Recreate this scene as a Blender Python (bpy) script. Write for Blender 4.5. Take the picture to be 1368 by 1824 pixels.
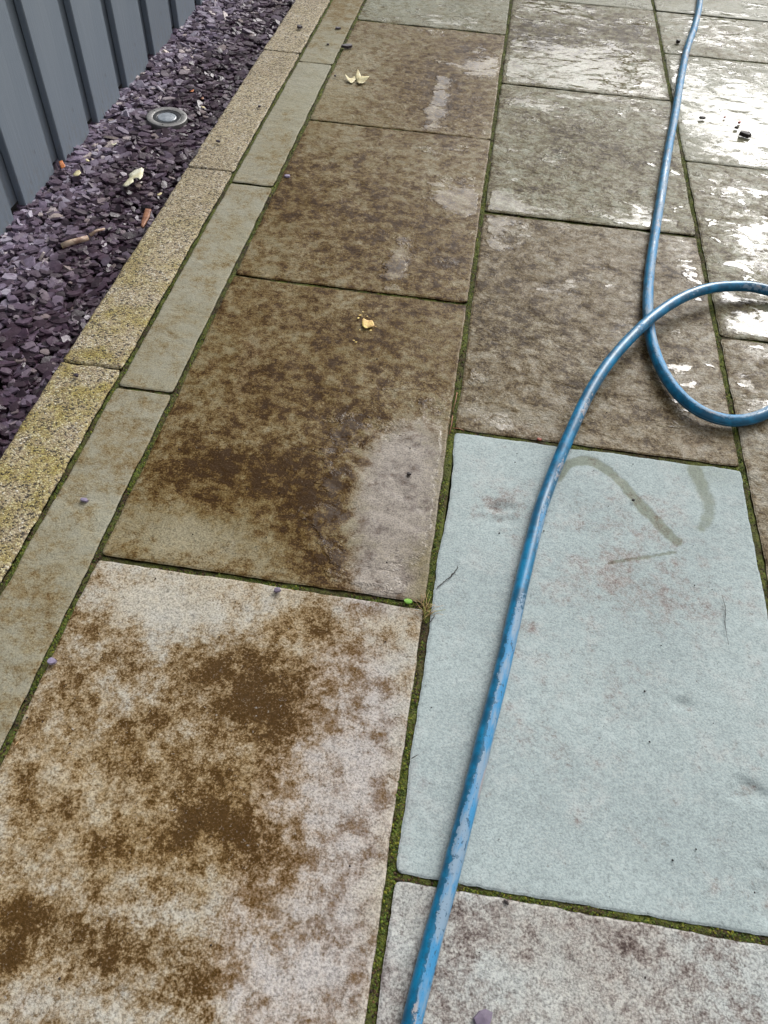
import bpy, bmesh, math, random
import numpy as np
from mathutils import Matrix, Vector

random.seed(7)
RNG = np.random.default_rng(11)
scene = bpy.context.scene
COL = scene.collection
for o in list(bpy.data.objects):
    bpy.data.objects.remove(o, do_unlink=True)

# ------------------------------------------------------------------ camera
F_PX, PITCH, ROLL, YAW, CAM_H = 1405.0, 0.876196, 0.0620777, -0.1032924, 1.1807
W_PX, H_PX = 1368, 1824
def _cam_axes():
    cp, sp, cy, sy = math.cos(PITCH), math.sin(PITCH), math.cos(YAW), math.sin(YAW)
    fw = np.array([sy*cp, cy*cp, -sp]); rt = np.array([cy, -sy, 0.0]); up = np.cross(rt, fw)
    c, s = math.cos(ROLL), math.sin(ROLL)
    return fw, c*rt + s*up, -s*rt + c*up
FW, RT, UP = _cam_axes()
cam_data = bpy.data.cameras.new('camera')
cam = bpy.data.objects.new('camera', cam_data)
COL.objects.link(cam)
cam_data.sensor_width = 36.0
cam_data.sensor_fit = 'AUTO'
cam_data.lens = F_PX / H_PX * 36.0
cam_data.clip_start = 0.02
cam_data.clip_end = 400.0
M = Matrix.Identity(4)
for i in range(3):
    M[i][0], M[i][1], M[i][2] = RT[i], UP[i], -FW[i]
M[0][3], M[1][3], M[2][3] = 0, 0, CAM_H
cam.matrix_world = M
scene.camera = cam
scene.render.resolution_x, scene.render.resolution_y = 768, 1024

# ------------------------------------------------------------------ light
SUN_AZ, SUN_EL = math.radians(23), math.radians(34)      # azimuth clockwise from +Y
world = bpy.data.worlds.new('World'); scene.world = world
world.use_nodes = True
wn = world.node_tree; wn.nodes.clear()
sky = wn.nodes.new('ShaderNodeTexSky'); sky.sky_type = 'NISHITA'
sky.sun_disc = False; sky.sun_elevation = SUN_EL; sky.sun_rotation = SUN_AZ
sky.air_density = 1.0; sky.dust_density = 10.0; sky.ozone_density = 1.0
hs = wn.nodes.new('ShaderNodeHueSaturation'); hs.inputs['Saturation'].default_value = 0.12
bg = wn.nodes.new('ShaderNodeBackground'); bg.inputs['Strength'].default_value = 0.15
wo = wn.nodes.new('ShaderNodeOutputWorld')
cl = wn.nodes.new('ShaderNodeMix'); cl.data_type = 'RGBA'; cl.inputs['Factor'].default_value = 0.35
cl.inputs[7].default_value = (3.3, 3.35, 3.6, 1)          # even pale cloud veil
wn.links.new(sky.outputs[0], cl.inputs[6]); wn.links.new(cl.outputs[2], hs.inputs['Color']); wn.links.new(hs.outputs[0], bg.inputs['Color'])
wn.links.new(bg.outputs[0], wo.inputs['Surface'])
sd = bpy.data.lights.new('sun', 'SUN'); sd.energy = 0.9; sd.angle = math.radians(24); sd.color = (1.0, 0.975, 0.95)
sun = bpy.data.objects.new('sun', sd); COL.objects.link(sun)
sdir = Vector((math.sin(SUN_AZ)*math.cos(SUN_EL), math.cos(SUN_AZ)*math.cos(SUN_EL), math.sin(SUN_EL)))
sun.rotation_euler = sdir.to_track_quat('Z', 'Y').to_euler()
sun.location = sdir*20
scene.view_settings.view_transform = 'Standard'
scene.view_settings.look = 'None'
scene.view_settings.gamma = 1.0
scene.view_settings.use_curve_mapping = False
scene.view_settings.exposure = 0.5

# ------------------------------------------------------------------ helpers
def G(px, py, z=0.0):
    """ground point (height z) seen at pixel px, py of the 1368 x 1824 photograph"""
    d = FW + (px-W_PX/2)/F_PX*RT - (py-H_PX/2)/F_PX*UP
    t = (z-CAM_H)/d[2]
    return np.array([d[0]*t, d[1]*t])

def _hash(ix, iy, seed):
    n = (ix.astype(np.int64)*374761393 + iy.astype(np.int64)*668265263 + seed*974634777) & 0x7fffffff
    n = ((n ^ (n >> 13))*1274126177) & 0x7fffffff
    return ((n ^ (n >> 16)) & 0xffff)/65535.0
def vnoise(x, y, seed=0):
    x = np.asarray(x, float); y = np.asarray(y, float)
    ix, iy = np.floor(x), np.floor(y); fx, fy = x-ix, y-iy
    fx = fx*fx*fx*(fx*(fx*6-15)+10); fy = fy*fy*fy*(fy*(fy*6-15)+10)
    a, b = _hash(ix, iy, seed), _hash(ix+1, iy, seed)
    c, d = _hash(ix, iy+1, seed), _hash(ix+1, iy+1, seed)
    return (a*(1-fx)+b*fx)*(1-fy) + (c*(1-fx)+d*fx)*fy
def fbm(x, y, seed=0, octv=4, rough=0.5):
    s, a, t = 0, 1.0, 0
    for k in range(octv):
        s = s + a*vnoise(np.asarray(x)*2**k + 17.3*k, np.asarray(y)*2**k + 9.1*k, seed+k*31); t += a; a *= rough
    return s/t

def new_mesh(name, verts, faces, mat=None, smooth=True, attrs=None):
    me = bpy.data.meshes.new(name)
    me.from_pydata([tuple(v) for v in verts], [], [tuple(f) for f in faces])
    if smooth:
        me.polygons.foreach_set('use_smooth', [True]*len(me.polygons))
    if mat: me.materials.append(mat)
    for k, a in (attrs or {}).items():
        a = np.asarray(a, dtype=np.float32)
        if a.ndim == 1:
            at = me.attributes.new(k, 'FLOAT', 'POINT'); at.data.foreach_set('value', a)
        else:
            at = me.attributes.new(k, 'FLOAT_COLOR', 'POINT')
            if a.shape[1] == 3: a = np.c_[a, np.ones(len(a), np.float32)]
            at.data.foreach_set('color', a.ravel())
    me.update()
    return me
def link(name, me, parent=None, loc=(0, 0, 0), **props):
    o = bpy.data.objects.new(name, me); COL.objects.link(o)
    o.location = loc
    if parent: o.parent = parent
    for k, v in props.items(): o[k] = v
    return o
def empty(name, loc, **props):
    o = bpy.data.objects.new(name, None); COL.objects.link(o); o.location = loc; o.empty_display_size = 0.05
    for k, v in props.items(): o[k] = v
    return o

class Mat:
    """small builder for node materials"""
    def __init__(self, name):
        self.m = bpy.data.materials.new(name); self.m.use_nodes = True
        self.t = self.m.node_tree; self.t.nodes.clear()
        self.out = self.t.nodes.new('ShaderNodeOutputMaterial')
        self.b = self.t.nodes.new('ShaderNodeBsdfPrincipled')
        self.t.links.new(self.b.outputs[0], self.out.inputs[0])
    def n(self, kind): return self.t.nodes.new('ShaderNode'+kind)
    def put(self, sock, v):
        if v is None: return
        if isinstance(v, bpy.types.NodeSocket): self.t.links.new(v, sock)
        else:
            if sock.type == 'RGBA' and len(v) == 3: v = (*v, 1)
            sock.default_value = v
    def set(self, **kw):
        for k, v in kw.items(): self.put(self.b.inputs[k.replace('_', ' ')], v)
        return self
    def pos(self): return self.n('NewGeometry').outputs['Position']
    def objc(self): return self.n('TexCoord').outputs['Object']
    def attr(self, name, what='Fac'):
        a = self.n('Attribute'); a.attribute_name = name; return a.outputs[what]
    def map(self, vec, scale=(1, 1, 1), loc=(0, 0, 0)):
        a = self.n('Mapping'); self.put(a.inputs['Vector'], vec); a.inputs['Scale'].default_value = scale
        self.put(a.inputs['Location'], loc); return a.outputs[0]
    def noise(self, vec, scale, detail=3, rough=0.5, dist=0.0, out=0):
        a = self.n('TexNoise'); self.put(a.inputs['Vector'], vec)
        a.inputs['Scale'].default_value = scale; a.inputs['Detail'].default_value = detail
        a.inputs['Roughness'].default_value = rough; a.inputs['Distortion'].default_value = dist
        return a.outputs[out]
    def voro(self, vec, scale, feature='F1', out='Distance', rnd=1.0):
        a = self.n('TexVoronoi'); a.feature = feature; self.put(a.inputs['Vector'], vec)
        a.inputs['Scale'].default_value = scale; a.inputs['Randomness'].default_value = rnd
        return a.outputs[out]
    def math(self, op, a, b=None, c=None, clamp=False):
        n = self.n('Math'); n.operation = op; n.use_clamp = clamp
        self.put(n.inputs[0], a); self.put(n.inputs[1], b); self.put(n.inputs[2], c); return n.outputs[0]
    def add(self, a, b): return self.math('ADD', a, b)
    def mul(self, a, b): return self.math('MULTIPLY', a, b)
    def sstep(self, v, lo, hi, to0=0.0, to1=1.0):
        n = self.n('MapRange'); n.interpolation_type = 'SMOOTHSTEP'
        self.put(n.inputs[0], v); n.inputs[1].default_value = lo; n.inputs[2].default_value = hi
        n.inputs[3].default_value = to0; n.inputs[4].default_value = to1; return n.outputs[0]
    def lin(self, v, lo, hi, to0=0.0, to1=1.0):
        n = self.n('MapRange'); self.put(n.inputs[0], v)
        n.inputs[1].default_value = lo; n.inputs[2].default_value = hi
        n.inputs[3].default_value = to0; n.inputs[4].default_value = to1; return n.outputs[0]
    def mix(self, f, a, b, mode='MIX'):
        n = self.n('Mix'); n.data_type = 'RGBA'; n.blend_type = mode
        self.put(n.inputs['Factor'], f); self.put(n.inputs[6], a); self.put(n.inputs[7], b); return n.outputs[2]
    def ramp(self, v, stops, interp='LINEAR'):
        n = self.n('ValToRGB'); self.put(n.inputs[0], v); cr = n.color_ramp; cr.interpolation = interp
        while len(cr.elements) < len(stops): cr.elements.new(0.5)
        for e, (p, c) in zip(cr.elements, stops): e.position = p; e.color = (*c, 1)
        return n.outputs[0]
    def bump(self, h, dist=1.0, strength=1.0, normal=None):
        n = self.n('Bump'); self.put(n.inputs['Height'], h); n.inputs['Distance'].default_value = dist
        self.put(n.inputs['Strength'], strength)
        if normal: self.put(n.inputs['Normal'], normal)
        return n.outputs[0]

# ------------------------------------------------------------------ materials
def stone_material(name, pale, mid, algae=(0.05, 0.028, 0.008), algae2=(0.11, 0.075, 0.032), lichen=(0.42, 0.40, 0.37), wet_tint=(0.58, 0.54, 0.48, 1), wet_rough=0.40, felt=0.0009, grain_amt=0.68, wash=(0.66, 0.52, 0.33)):
    """riven sandstone: stain / wet / pool come from per-vertex fields on the slab"""
    k = Mat(name)
    seed = k.attr('seed')
    sv = k.n('CombineXYZ'); k.put(sv.inputs[0], seed); k.put(sv.inputs[1], k.mul(seed, 0.7)); k.put(sv.inputs[2], seed)
    va = k.n('VectorMath'); va.operation = 'ADD'; k.put(va.inputs[0], k.pos()); k.put(va.inputs[1], sv.outputs[0])
    p = va.outputs[0]
    stain, wet, pool = k.attr('stain'), k.attr('wet'), k.attr('pool')
    big = k.noise(p, 4.0, 4, 0.6)
    mid_n = k.noise(p, 16.0, 8, 0.72)
    mot = k.noise(p, 34.0, 6, 0.72)
    med = k.noise(p, 95.0, 4, 0.7, 0.5)
    fine = k.noise(p, 300.0, 3, 0.72)
    base = k.mix(k.sstep(big, 0.35, 0.65), pale, mid)
    base = k.mix(k.mul(k.sstep(mid_n, 0.46, 0.68), 0.55), base, lichen)
    base = k.mix(k.mul(k.sstep(k.add(k.attr('sheen_blush'), k.mul(k.add(mot, -0.5), 0.9)), 0.25, 0.80), 0.85), base, k.mix(k.sstep(k.add(k.mul(mid_n, 0.5), k.mul(mot, 0.5)), 0.47, 0.60), (0.48, 0.45, 0.44), (0.215, 0.18, 0.187)))  # mauve mottle: reflected sky put into the base colour, with mauve stone tone
    speck = k.add(k.mul(fine, 0.70), k.mul(med, 0.30))
    base = k.mix(1.0, base, k.lin(speck, 0.34, 0.66, 1.0-grain_amt, 1.0+grain_amt*0.8), 'MULTIPLY')
    # algae: a brown wash that follows the stain field softly, and a dark growth that fills the fine grain
    c = k.add(stain, k.add(k.mul(k.add(mid_n, -0.5), 1.5), k.mul(k.add(mot, -0.5), k.lin(wet, 0.3, 0.7, 1.05, 1.9))))
    base = k.mix(k.mul(k.sstep(c, 0.15, 0.85), 0.85), base, wash, 'MULTIPLY')
    g = k.mul(k.add(k.add(k.mul(fine, 0.45), k.mul(med, 0.55)), -0.5), -3.1)
    a = k.add(g, k.mul(k.add(c, -0.52), 1.75))
    am = k.sstep(a, -0.32, 0.72)
    acol = k.mix(k.sstep(a, 0.15, 0.85), algae2, algae)
    acol = k.mix(1.0, acol, k.lin(fine, 0.35, 0.65, 0.75, 1.3), 'MULTIPLY')
    col = k.mix(k.mul(am, 0.96), base, acol)
    spk = k.sstep(k.noise(p, 170.0, 4, 0.75, 1.5), 0.63, 0.70)
    col = k.mix(k.mul(spk, 0.70), col, (0.06, 0.045, 0.034))
    lite = k.sstep(k.noise(p, 150.0, 3, 0.7, 1.0), 0.66, 0.72)
    col = k.mix(k.mul(k.sstep(fine, 0.58, 0.70), 0.38), col, k.mix(1.0, lichen, (0.75, 0.68, 0.58), 'MULTIPLY'))
    col = k.mix(k.mul(lite, 0.45), col, lichen)
    wl = k.add(wet, k.mul(k.add(med, -0.5), 0.4))
    wm = k.sstep(wl, 0.10, 0.65)
    dark = k.n('Mix'); dark.data_type = 'RGBA'; dark.blend_type = 'MULTIPLY'
    k.put(dark.inputs['Factor'], k.mul(wm, 0.95)); k.put(dark.inputs[6], col); dark.inputs[7].default_value = wet_tint
    # relief: flaky bedding ridges; water stands in the hollows and runs as a film between them
    st = k.map(p, (1.0, 1.45, 1.0))
    riv = k.noise(st, 9.5, 7, 0.58, 0.8)
    rip = k.noise(st, 40.0, 4, 0.6, 0.6)
    amp = k.attr('riven')
    low = k.add(k.mul(k.add(riv, -0.5), 2.6), k.mul(k.add(rip, -0.5), 1.0))
    pl = k.math('SUBTRACT', pool, k.mul(low, 0.85))
    pm = k.math('MULTIPLY', k.sstep(pl, 0.32, 0.62), k.sstep(pool, 0.05, 0.2))
    h = k.add(k.mul(riv, 0.015), k.mul(rip, 0.0045))
    hh = k.mul(k.mul(h, amp), k.math('SUBTRACT', 1.0, pm))
    hh = k.add(hh, k.mul(k.mul(pm, amp), 0.0095))
    hh = k.add(hh, k.mul(k.mul(pm, k.noise(st, 11.0, 3, 0.55)), 0.0042))
    grain = k.add(k.mul(fine, 0.0008), k.mul(med, felt))
    hh = k.add(hh, k.mul(k.mul(grain, k.lin(wm, 0, 1, 1.0, 0.5)), k.math('SUBTRACT', 1.0, k.mul(pm, 0.95))))
    nrm = k.bump(hh, 1.0, 1.0)
    rough = k.lin(wm, 0, 1, 0.85, wet_rough)
    rough = k.add(rough, k.mul(k.add(mot, -0.5), k.lin(wm, 0, 1, 0.15, 0.7)))
    rough = k.math('ADD', k.mul(k.math('MAXIMUM', rough, 0.12), k.math('SUBTRACT', 1.0, pm)), k.mul(pm, 0.09), clamp=True)
    k.set(Base_Color=dark.outputs[2], Roughness=rough, Normal=nrm, IOR=1.36, Specular_IOR_Level=k.lin(pm, 0, 1, 0.17, 0.5))
    return k.m

M_GREEN = stone_material('grey_green_sandstone', (0.36, 0.42, 0.42), (0.315, 0.37, 0.372), (0.16, 0.125, 0.115), (0.245, 0.205, 0.19), (0.455, 0.50, 0.495), (0.54, 0.53, 0.43, 1), 0.6, 0.0006, 0.36, (0.82, 0.72, 0.69))
M_TAN = stone_material('tan_sandstone', (0.38, 0.35, 0.25), (0.31, 0.27, 0.16), (0.048, 0.020, 0.0012), (0.135, 0.070, 0.010), (0.43, 0.43, 0.37), wash=(0.72, 0.58, 0.32))
M_LILAC = stone_material('lilac_sandstone', (0.46, 0.445, 0.40), (0.45, 0.40, 0.30), (0.058, 0.027, 0.003), (0.165, 0.092, 0.024), (0.55, 0.555, 0.545), wash=(0.74, 0.60, 0.40))
M_ROSE = stone_material('rose_brown_sandstone', (0.41, 0.40, 0.345), (0.34, 0.31, 0.24), (0.048, 0.025, 0.003), (0.135, 0.087, 0.026), (0.49, 0.505, 0.465), wash=(0.72, 0.61, 0.41))
M_MAUVE = stone_material('mauve_mottled_sandstone', (0.41, 0.435, 0.425), (0.39, 0.385, 0.36), (0.065, 0.045, 0.040), (0.15, 0.115, 0.105), (0.52, 0.555, 0.535), wash=(0.78, 0.70, 0.66))
M_GREYW = stone_material('wet_grey_sandstone', (0.40, 0.43, 0.36), (0.335, 0.345, 0.265), (0.042, 0.024, 0.003), (0.115, 0.078, 0.018), (0.48, 0.52, 0.47), wash=(0.72, 0.63, 0.42))
M_EDGE = stone_material('sage_edging_sandstone', (0.315, 0.305, 0.24), (0.285, 0.268, 0.195), (0.095, 0.050, 0.014), (0.17, 0.115, 0.05), (0.365, 0.37, 0.30), grain_amt=0.38, wash=(0.80, 0.66, 0.44))

def kerb_material():
    k = Mat('exposed_aggregate_concrete')
    p = k.pos()
    w = k.n('VectorMath'); w.operation = 'ADD'; k.put(w.inputs[0], p)
    k.put(w.inputs[1], k.map(k.noise(p, 160, 2, 0.5, out=1), (0.004, 0.004, 0.004)))
    p2 = w.outputs[0]
    c1 = k.voro(p2, 270, out='Color'); d1 = k.voro(p2, 270)
    sx = k.n('SeparateColor'); k.put(sx.inputs[0], c1); r = sx.outputs[0]
    agg = k.ramp(r, [(0.0, (0.014, 0.013, 0.012)), (0.15, (0.05, 0.04, 0.030)), (0.20, (0.24, 0.18, 0.12)), (0.42, (0.34, 0.275, 0.175)),
                     (0.62, (0.44, 0.37, 0.245)), (0.85, (0.51, 0.45, 0.325)), (1.0, (0.66, 0.63, 0.57))])
    gap = k.sstep(d1, 0.30, 0.75)
    col = k.mix(k.mul(gap, 0.5), agg, (0.17, 0.135, 0.09))
    sep = k.n('SeparateXYZ'); k.put(sep.inputs[0], p)
    near = k.sstep(sep.outputs[1], 2.2, 1.3)
    lich = k.mul(k.sstep(k.noise(p, 12, 6, 0.7), 0.34, 0.66), k.lin(near, 0, 1, 0.22, 1.0))
    col = k.mix(lich, col, (0.80, 0.76, 0.30), 'MULTIPLY')
    col = k.mix(k.mul(k.sstep(k.noise(p, 3.0, 3, 0.6), 0.42, 0.6), 0.35), col, (0.62, 0.58, 0.50), 'MULTIPLY')
    h = k.add(k.mul(k.math('SUBTRACT', 1.0, d1), 0.0016), k.mul(k.noise(p, 500, 2), 0.0006))
    k.set(Base_Color=col, Roughness=0.8, Normal=k.bump(h, 1.0, 1.0))
    return k.m
M_KERB = kerb_material()

def slate_material(name, source):
    k = Mat(name)
    p = k.pos()
    if source == 'object':
        r = k.n('ObjectInfo').outputs['Random']
    else:
        r = k.attr('shade')
    sep = k.n('SeparateXYZ'); k.put(sep.inputs[0], p)
    # dry towards the wall under the eaves, washed and wet towards the kerb
    x = k.add(sep.outputs[0], k.add(k.mul(sep.outputs[1], -0.012), k.mul(k.add(k.noise(p, 5, 3), -0.5), 0.30)))
    dry = k.sstep(x, -1.09, -1.26)
    wetc = k.ramp(r, [(0, (0.018, 0.008, 0.014)), (0.35, (0.036, 0.017, 0.028)), (0.7, (0.062, 0.034, 0.056)), (0.93, (0.14, 0.105, 0.145)), (1, (0.23, 0.18, 0.17))])
    dryc = k.ramp(r, [(0, (0.046, 0.027, 0.043)), (0.35, (0.092, 0.062, 0.094)), (0.7, (0.170, 0.132, 0.195)), (0.93, (0.31, 0.285, 0.345)), (1, (0.48, 0.40, 0.36))])
    col = k.mix(dry, wetc, dryc)
    g = k.noise(p, 90, 4, 0.6)
    col = k.mix(1.0, col, k.lin(g, 0.3, 0.7, 0.75, 1.25), 'MULTIPLY')
    h = k.add(k.mul(g, 0.0012), k.mul(k.noise(p, 400, 2), 0.0003))
    k.set(Base_Color=col, Roughness=k.lin(dry, 0, 1, 0.38, 0.62), Normal=k.bump(h))
    return k.m
M_SLATE_O = slate_material('purple_slate', 'object')
M_SLATE_A = slate_material('purple_slate_mass', 'attr')

def simple(name, col, rough=0.6, var=0.2, scale=60, bumpd=0.0005, metal=0.0, detail=4):
    k = Mat(name); p = k.pos()
    g = k.noise(p, scale, detail, 0.6)
    c = k.mix(1.0, (*col, 1), k.lin(g, 0.25, 0.75, 1-var, 1+var), 'MULTIPLY')
    k.set(Base_Color=c, Roughness=rough, Metallic=metal, Normal=k.bump(k.mul(g, bumpd)))
    return k.m

def paint_material():
    k = Mat('slate_blue_painted_timber')
    p = k.objc()
    q = k.map(p, (1, 1, 0.05))
    grain = k.noise(q, 90, 5, 0.6, 0.4)
    broad = k.noise(k.map(p, (1, 1, 0.12)), 16, 3, 0.5)
    rnd = k.n('ObjectInfo').outputs['Random']
    col = k.mix(broad, (0.128, 0.160, 0.200), (0.172, 0.203, 0.240))
    col = k.mix(1.0, col, k.lin(rnd, 0, 1, 0.90, 1.08), 'MULTIPLY')
    col = k.mix(k.mul(k.sstep(grain, 0.62, 0.72), 0.3), col, (0.21, 0.23, 0.255))
    mark = k.sstep(k.noise(k.map(p, (1, 1, 0.18)), 55, 4, 0.7), 0.73, 0.77)
    col = k.mix(k.mul(mark, 0.8), col, (0.46, 0.47, 0.47))
    kn = k.sstep(k.noise(k.map(p, (1, 1, 0.45)), 26, 2), 0.72, 0.76)
    col = k.mix(k.mul(kn, 0.4), col, (0.06, 0.08, 0.10))
    sp = k.n('SeparateXYZ'); k.put(sp.inputs[0], p)
    dirt = k.mul(k.sstep(sp.outputs[2], 0.22, 0.0), k.sstep(k.noise(k.map(p, (1, 1, 0.5)), 70, 5, 0.7), 0.45, 0.7))
    col = k.mix(k.mul(dirt, 0.45), col, (0.15, 0.13, 0.105))
    h = k.add(k.mul(grain, 0.0011), k.mul(k.noise(p, 320, 3), 0.0005))
    k.set(Base_Color=col, Roughness=0.62, Normal=k.bump(h))
    return k.m
M_PAINT = paint_material()

def moss_bed_material():
    k = Mat('mossy_jointing_soil'); p = k.pos()
    a = k.noise(p, 8, 4, 0.65); b = k.noise(p, 120, 4, 0.7)
    col = k.ramp(a, [(0.28, (0.035, 0.022, 0.010)), (0.40, (0.050, 0.036, 0.010)), (0.50, (0.070, 0.078, 0.012)), (0.66, (0.105, 0.125, 0.014))])
    col = k.mix(1.0, col, k.lin(b, 0.3, 0.7, 0.4, 1.5), 'MULTIPLY')
    k.set(Base_Color=col, Roughness=0.95, Normal=k.bump(k.mul(b, 0.006)))
    return k.m
M_BED = moss_bed_material()
def moss_material():
    k = Mat('moss'); c = k.attr('tint', 'Color')
    k.set(Base_Color=c, Roughness=0.9, Subsurface_Weight=0.0)
    return k.m
M_MOSS = moss_material()
M_SOIL = simple('dark_soil', (0.022, 0.016, 0.015), 0.9, 0.4, 50, 0.004)

def hose_material():
    k = Mat('weathered_blue_hose')
    al, an = k.attr('along'), k.attr('ang')
    cv = k.n('CombineXYZ'); k.put(cv.inputs[0], k.mul(al, 1.0))
    k.put(cv.inputs[1], k.mul(k.math('COSINE', an), 0.0135)); k.put(cv.inputs[2], k.mul(k.math('SINE', an), 0.0135))
    v = cv.outputs[0]
    broad = k.noise(k.map(v, (0.35, 1, 1)), 16, 3, 0.6)
    edge = k.noise(v, 130, 4, 0.65)
    twist = k.lin(k.noise(k.map(v, (1, 0, 0)), 3.0, 2), 0.3, 0.7, -0.55, 0.55)
    side = k.math('COSINE', k.add(an, twist))          # 1 on the upper flank away from the outer bend
    cover = k.attr('cover')
    f = k.add(k.add(k.mul(side, 0.42), k.mul(k.add(broad, -0.5), 0.9)), k.add(k.mul(k.add(edge, -0.5), 0.55), cover))
    film = k.sstep(f, 0.48, 0.53)
    blue = k.mix(k.sstep(k.noise(v, 40, 3), 0.35, 0.65), (0.001, 0.090, 0.185), (0.002, 0.19, 0.38))
    rim = k.mul(k.sstep(f, 0.34, 0.46), k.math('SUBTRACT', 1.0, film))
    blue = k.mix(k.mul(rim, 0.5), blue, (0.025, 0.09, 0.15))
    chalk = k.mix(k.sstep(k.noise(k.map(v, (0.25, 1, 1)), 60, 4, 0.6), 0.40, 0.60), (0.03, 0.22, 0.44), (0.20, 0.29, 0.38))
    chalk = k.mix(k.mul(k.sstep(k.noise(k.map(v, (0.35, 1, 1), (4, 2, 1)), 38, 3), 0.57, 0.64), 0.8), chalk, (0.38, 0.33, 0.31))
    spots = k.sstep(k.noise(k.map(v, (0.7, 1, 1)), 120, 3, 0.6), 0.60, 0.645)
    spots = k.mul(spots, k.sstep(k.noise(v, 26, 3), 0.40, 0.56))
    chalk = k.mix(k.mul(spots, 0.9), chalk, (0.020, 0.075, 0.13))
    col = k.mix(k.mul(film, 0.95), blue, chalk)
    col = k.mix(k.mul(k.sstep(k.noise(v, 300, 2), 0.64, 0.70), 0.7), col, (0.02, 0.05, 0.07))
    rg = k.lin(film, 0, 1, 0.30, 0.6)
    h = k.add(k.mul(film, 0.0004), k.mul(k.noise(k.map(v, (0.2, 1, 1)), 240, 2), 0.0003))
    k.set(Base_Color=col, Roughness=rg, Normal=k.bump(h))
    return k.m
M_HOSE = hose_material()

M_STEEL = simple('brushed_weathered_steel', (0.24, 0.235, 0.23), 0.5, 0.35, 120, 0.0004, metal=0.75)
M_BLACK = simple('black_rubber_gasket', (0.012, 0.014, 0.017), 0.35, 0.5, 160, 0.0004)
def lens_material():
    k = Mat('frosted_lamp_lens'); p = k.objc()
    g = k.noise(p, 45, 3, 0.6)
    k.set(Base_Color=k.mix(g, (0.16, 0.19, 0.22), (0.36, 0.39, 0.43)), Roughness=0.16, Coat_Weight=1.0, Coat_Roughness=0.05, Normal=k.bump(k.mul(g, 0.003)))
    return k.m
M_LENS = lens_material()
def leaf_material(name, a, b, scale=30):
    k = Mat(name); p = k.pos()
    g = k.noise(p, scale, 4, 0.6)
    k.set(Base_Color=k.mix(k.sstep(g, 0.4, 0.62), a, b), Roughness=0.55, Normal=k.bump(k.mul(k.noise(p, 220, 3), 0.0012)))
    return k.m
M_LEAFW = leaf_material('bleached_leaf', (0.74, 0.72, 0.56), (0.62, 0.58, 0.38))
M_LEAFY = leaf_material('yellow_leaf', (0.72, 0.55, 0.16), (0.55, 0.34, 0.12), 60)
M_LEAFC = leaf_material('cream_leaf', (0.66, 0.60, 0.36), (0.56, 0.47, 0.25), 60)
M_LEAFO = leaf_material('orange_leaf', (0.50, 0.16, 0.04), (0.36, 0.13, 0.05), 60)
M_LEAFG = leaf_material('fresh_green_leaf', (0.13, 0.33, 0.025), (0.20, 0.42, 0.04), 120)
M_STRAW = leaf_material('dry_straw', (0.48, 0.33, 0.17), (0.40, 0.24, 0.12), 120)
M_STRAWG = leaf_material('green_straw', (0.40, 0.37, 0.10), (0.30, 0.30, 0.07), 120)
M_BARK = leaf_material('pale_bark', (0.50, 0.38, 0.28), (0.28, 0.17, 0.12), 70)
M_WOODCUT = leaf_material('cut_wood', (0.66, 0.55, 0.30), (0.55, 0.42, 0.22), 90)
M_WOODCHIP = leaf_material('orange_brown_wood', (0.34, 0.15, 0.075), (0.22, 0.09, 0.045), 60)
M_RED = leaf_material('red_petal', (0.45, 0.06, 0.05), (0.35, 0.08, 0.05), 60)
M_DEBRIS = simple('dark_debris', (0.022, 0.014, 0.013), 0.6, 0.4, 120, 0.001)

# ------------------------------------------------------------------ setting: ground
def plane(name, x0, x1, y0, y1, z, mat, **pr):
    return link(name, new_mesh(name, [(x0, y0, z), (x1, y0, z), (x1, y1, z), (x0, y1, z)], [(0, 1, 2, 3)], mat, False), **pr)
def lawn_material():
    k = Mat('lawn'); p = k.pos()
    g = k.noise(p, 3, 5, 0.7)
    k.set(Base_Color=k.mix(g, (0.035, 0.055, 0.015), (0.07, 0.085, 0.03)), Roughness=0.9)
    return k.m
plane('ground', -120, 120, -120, 120, -0.16, lawn_material(), kind='structure')

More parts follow.
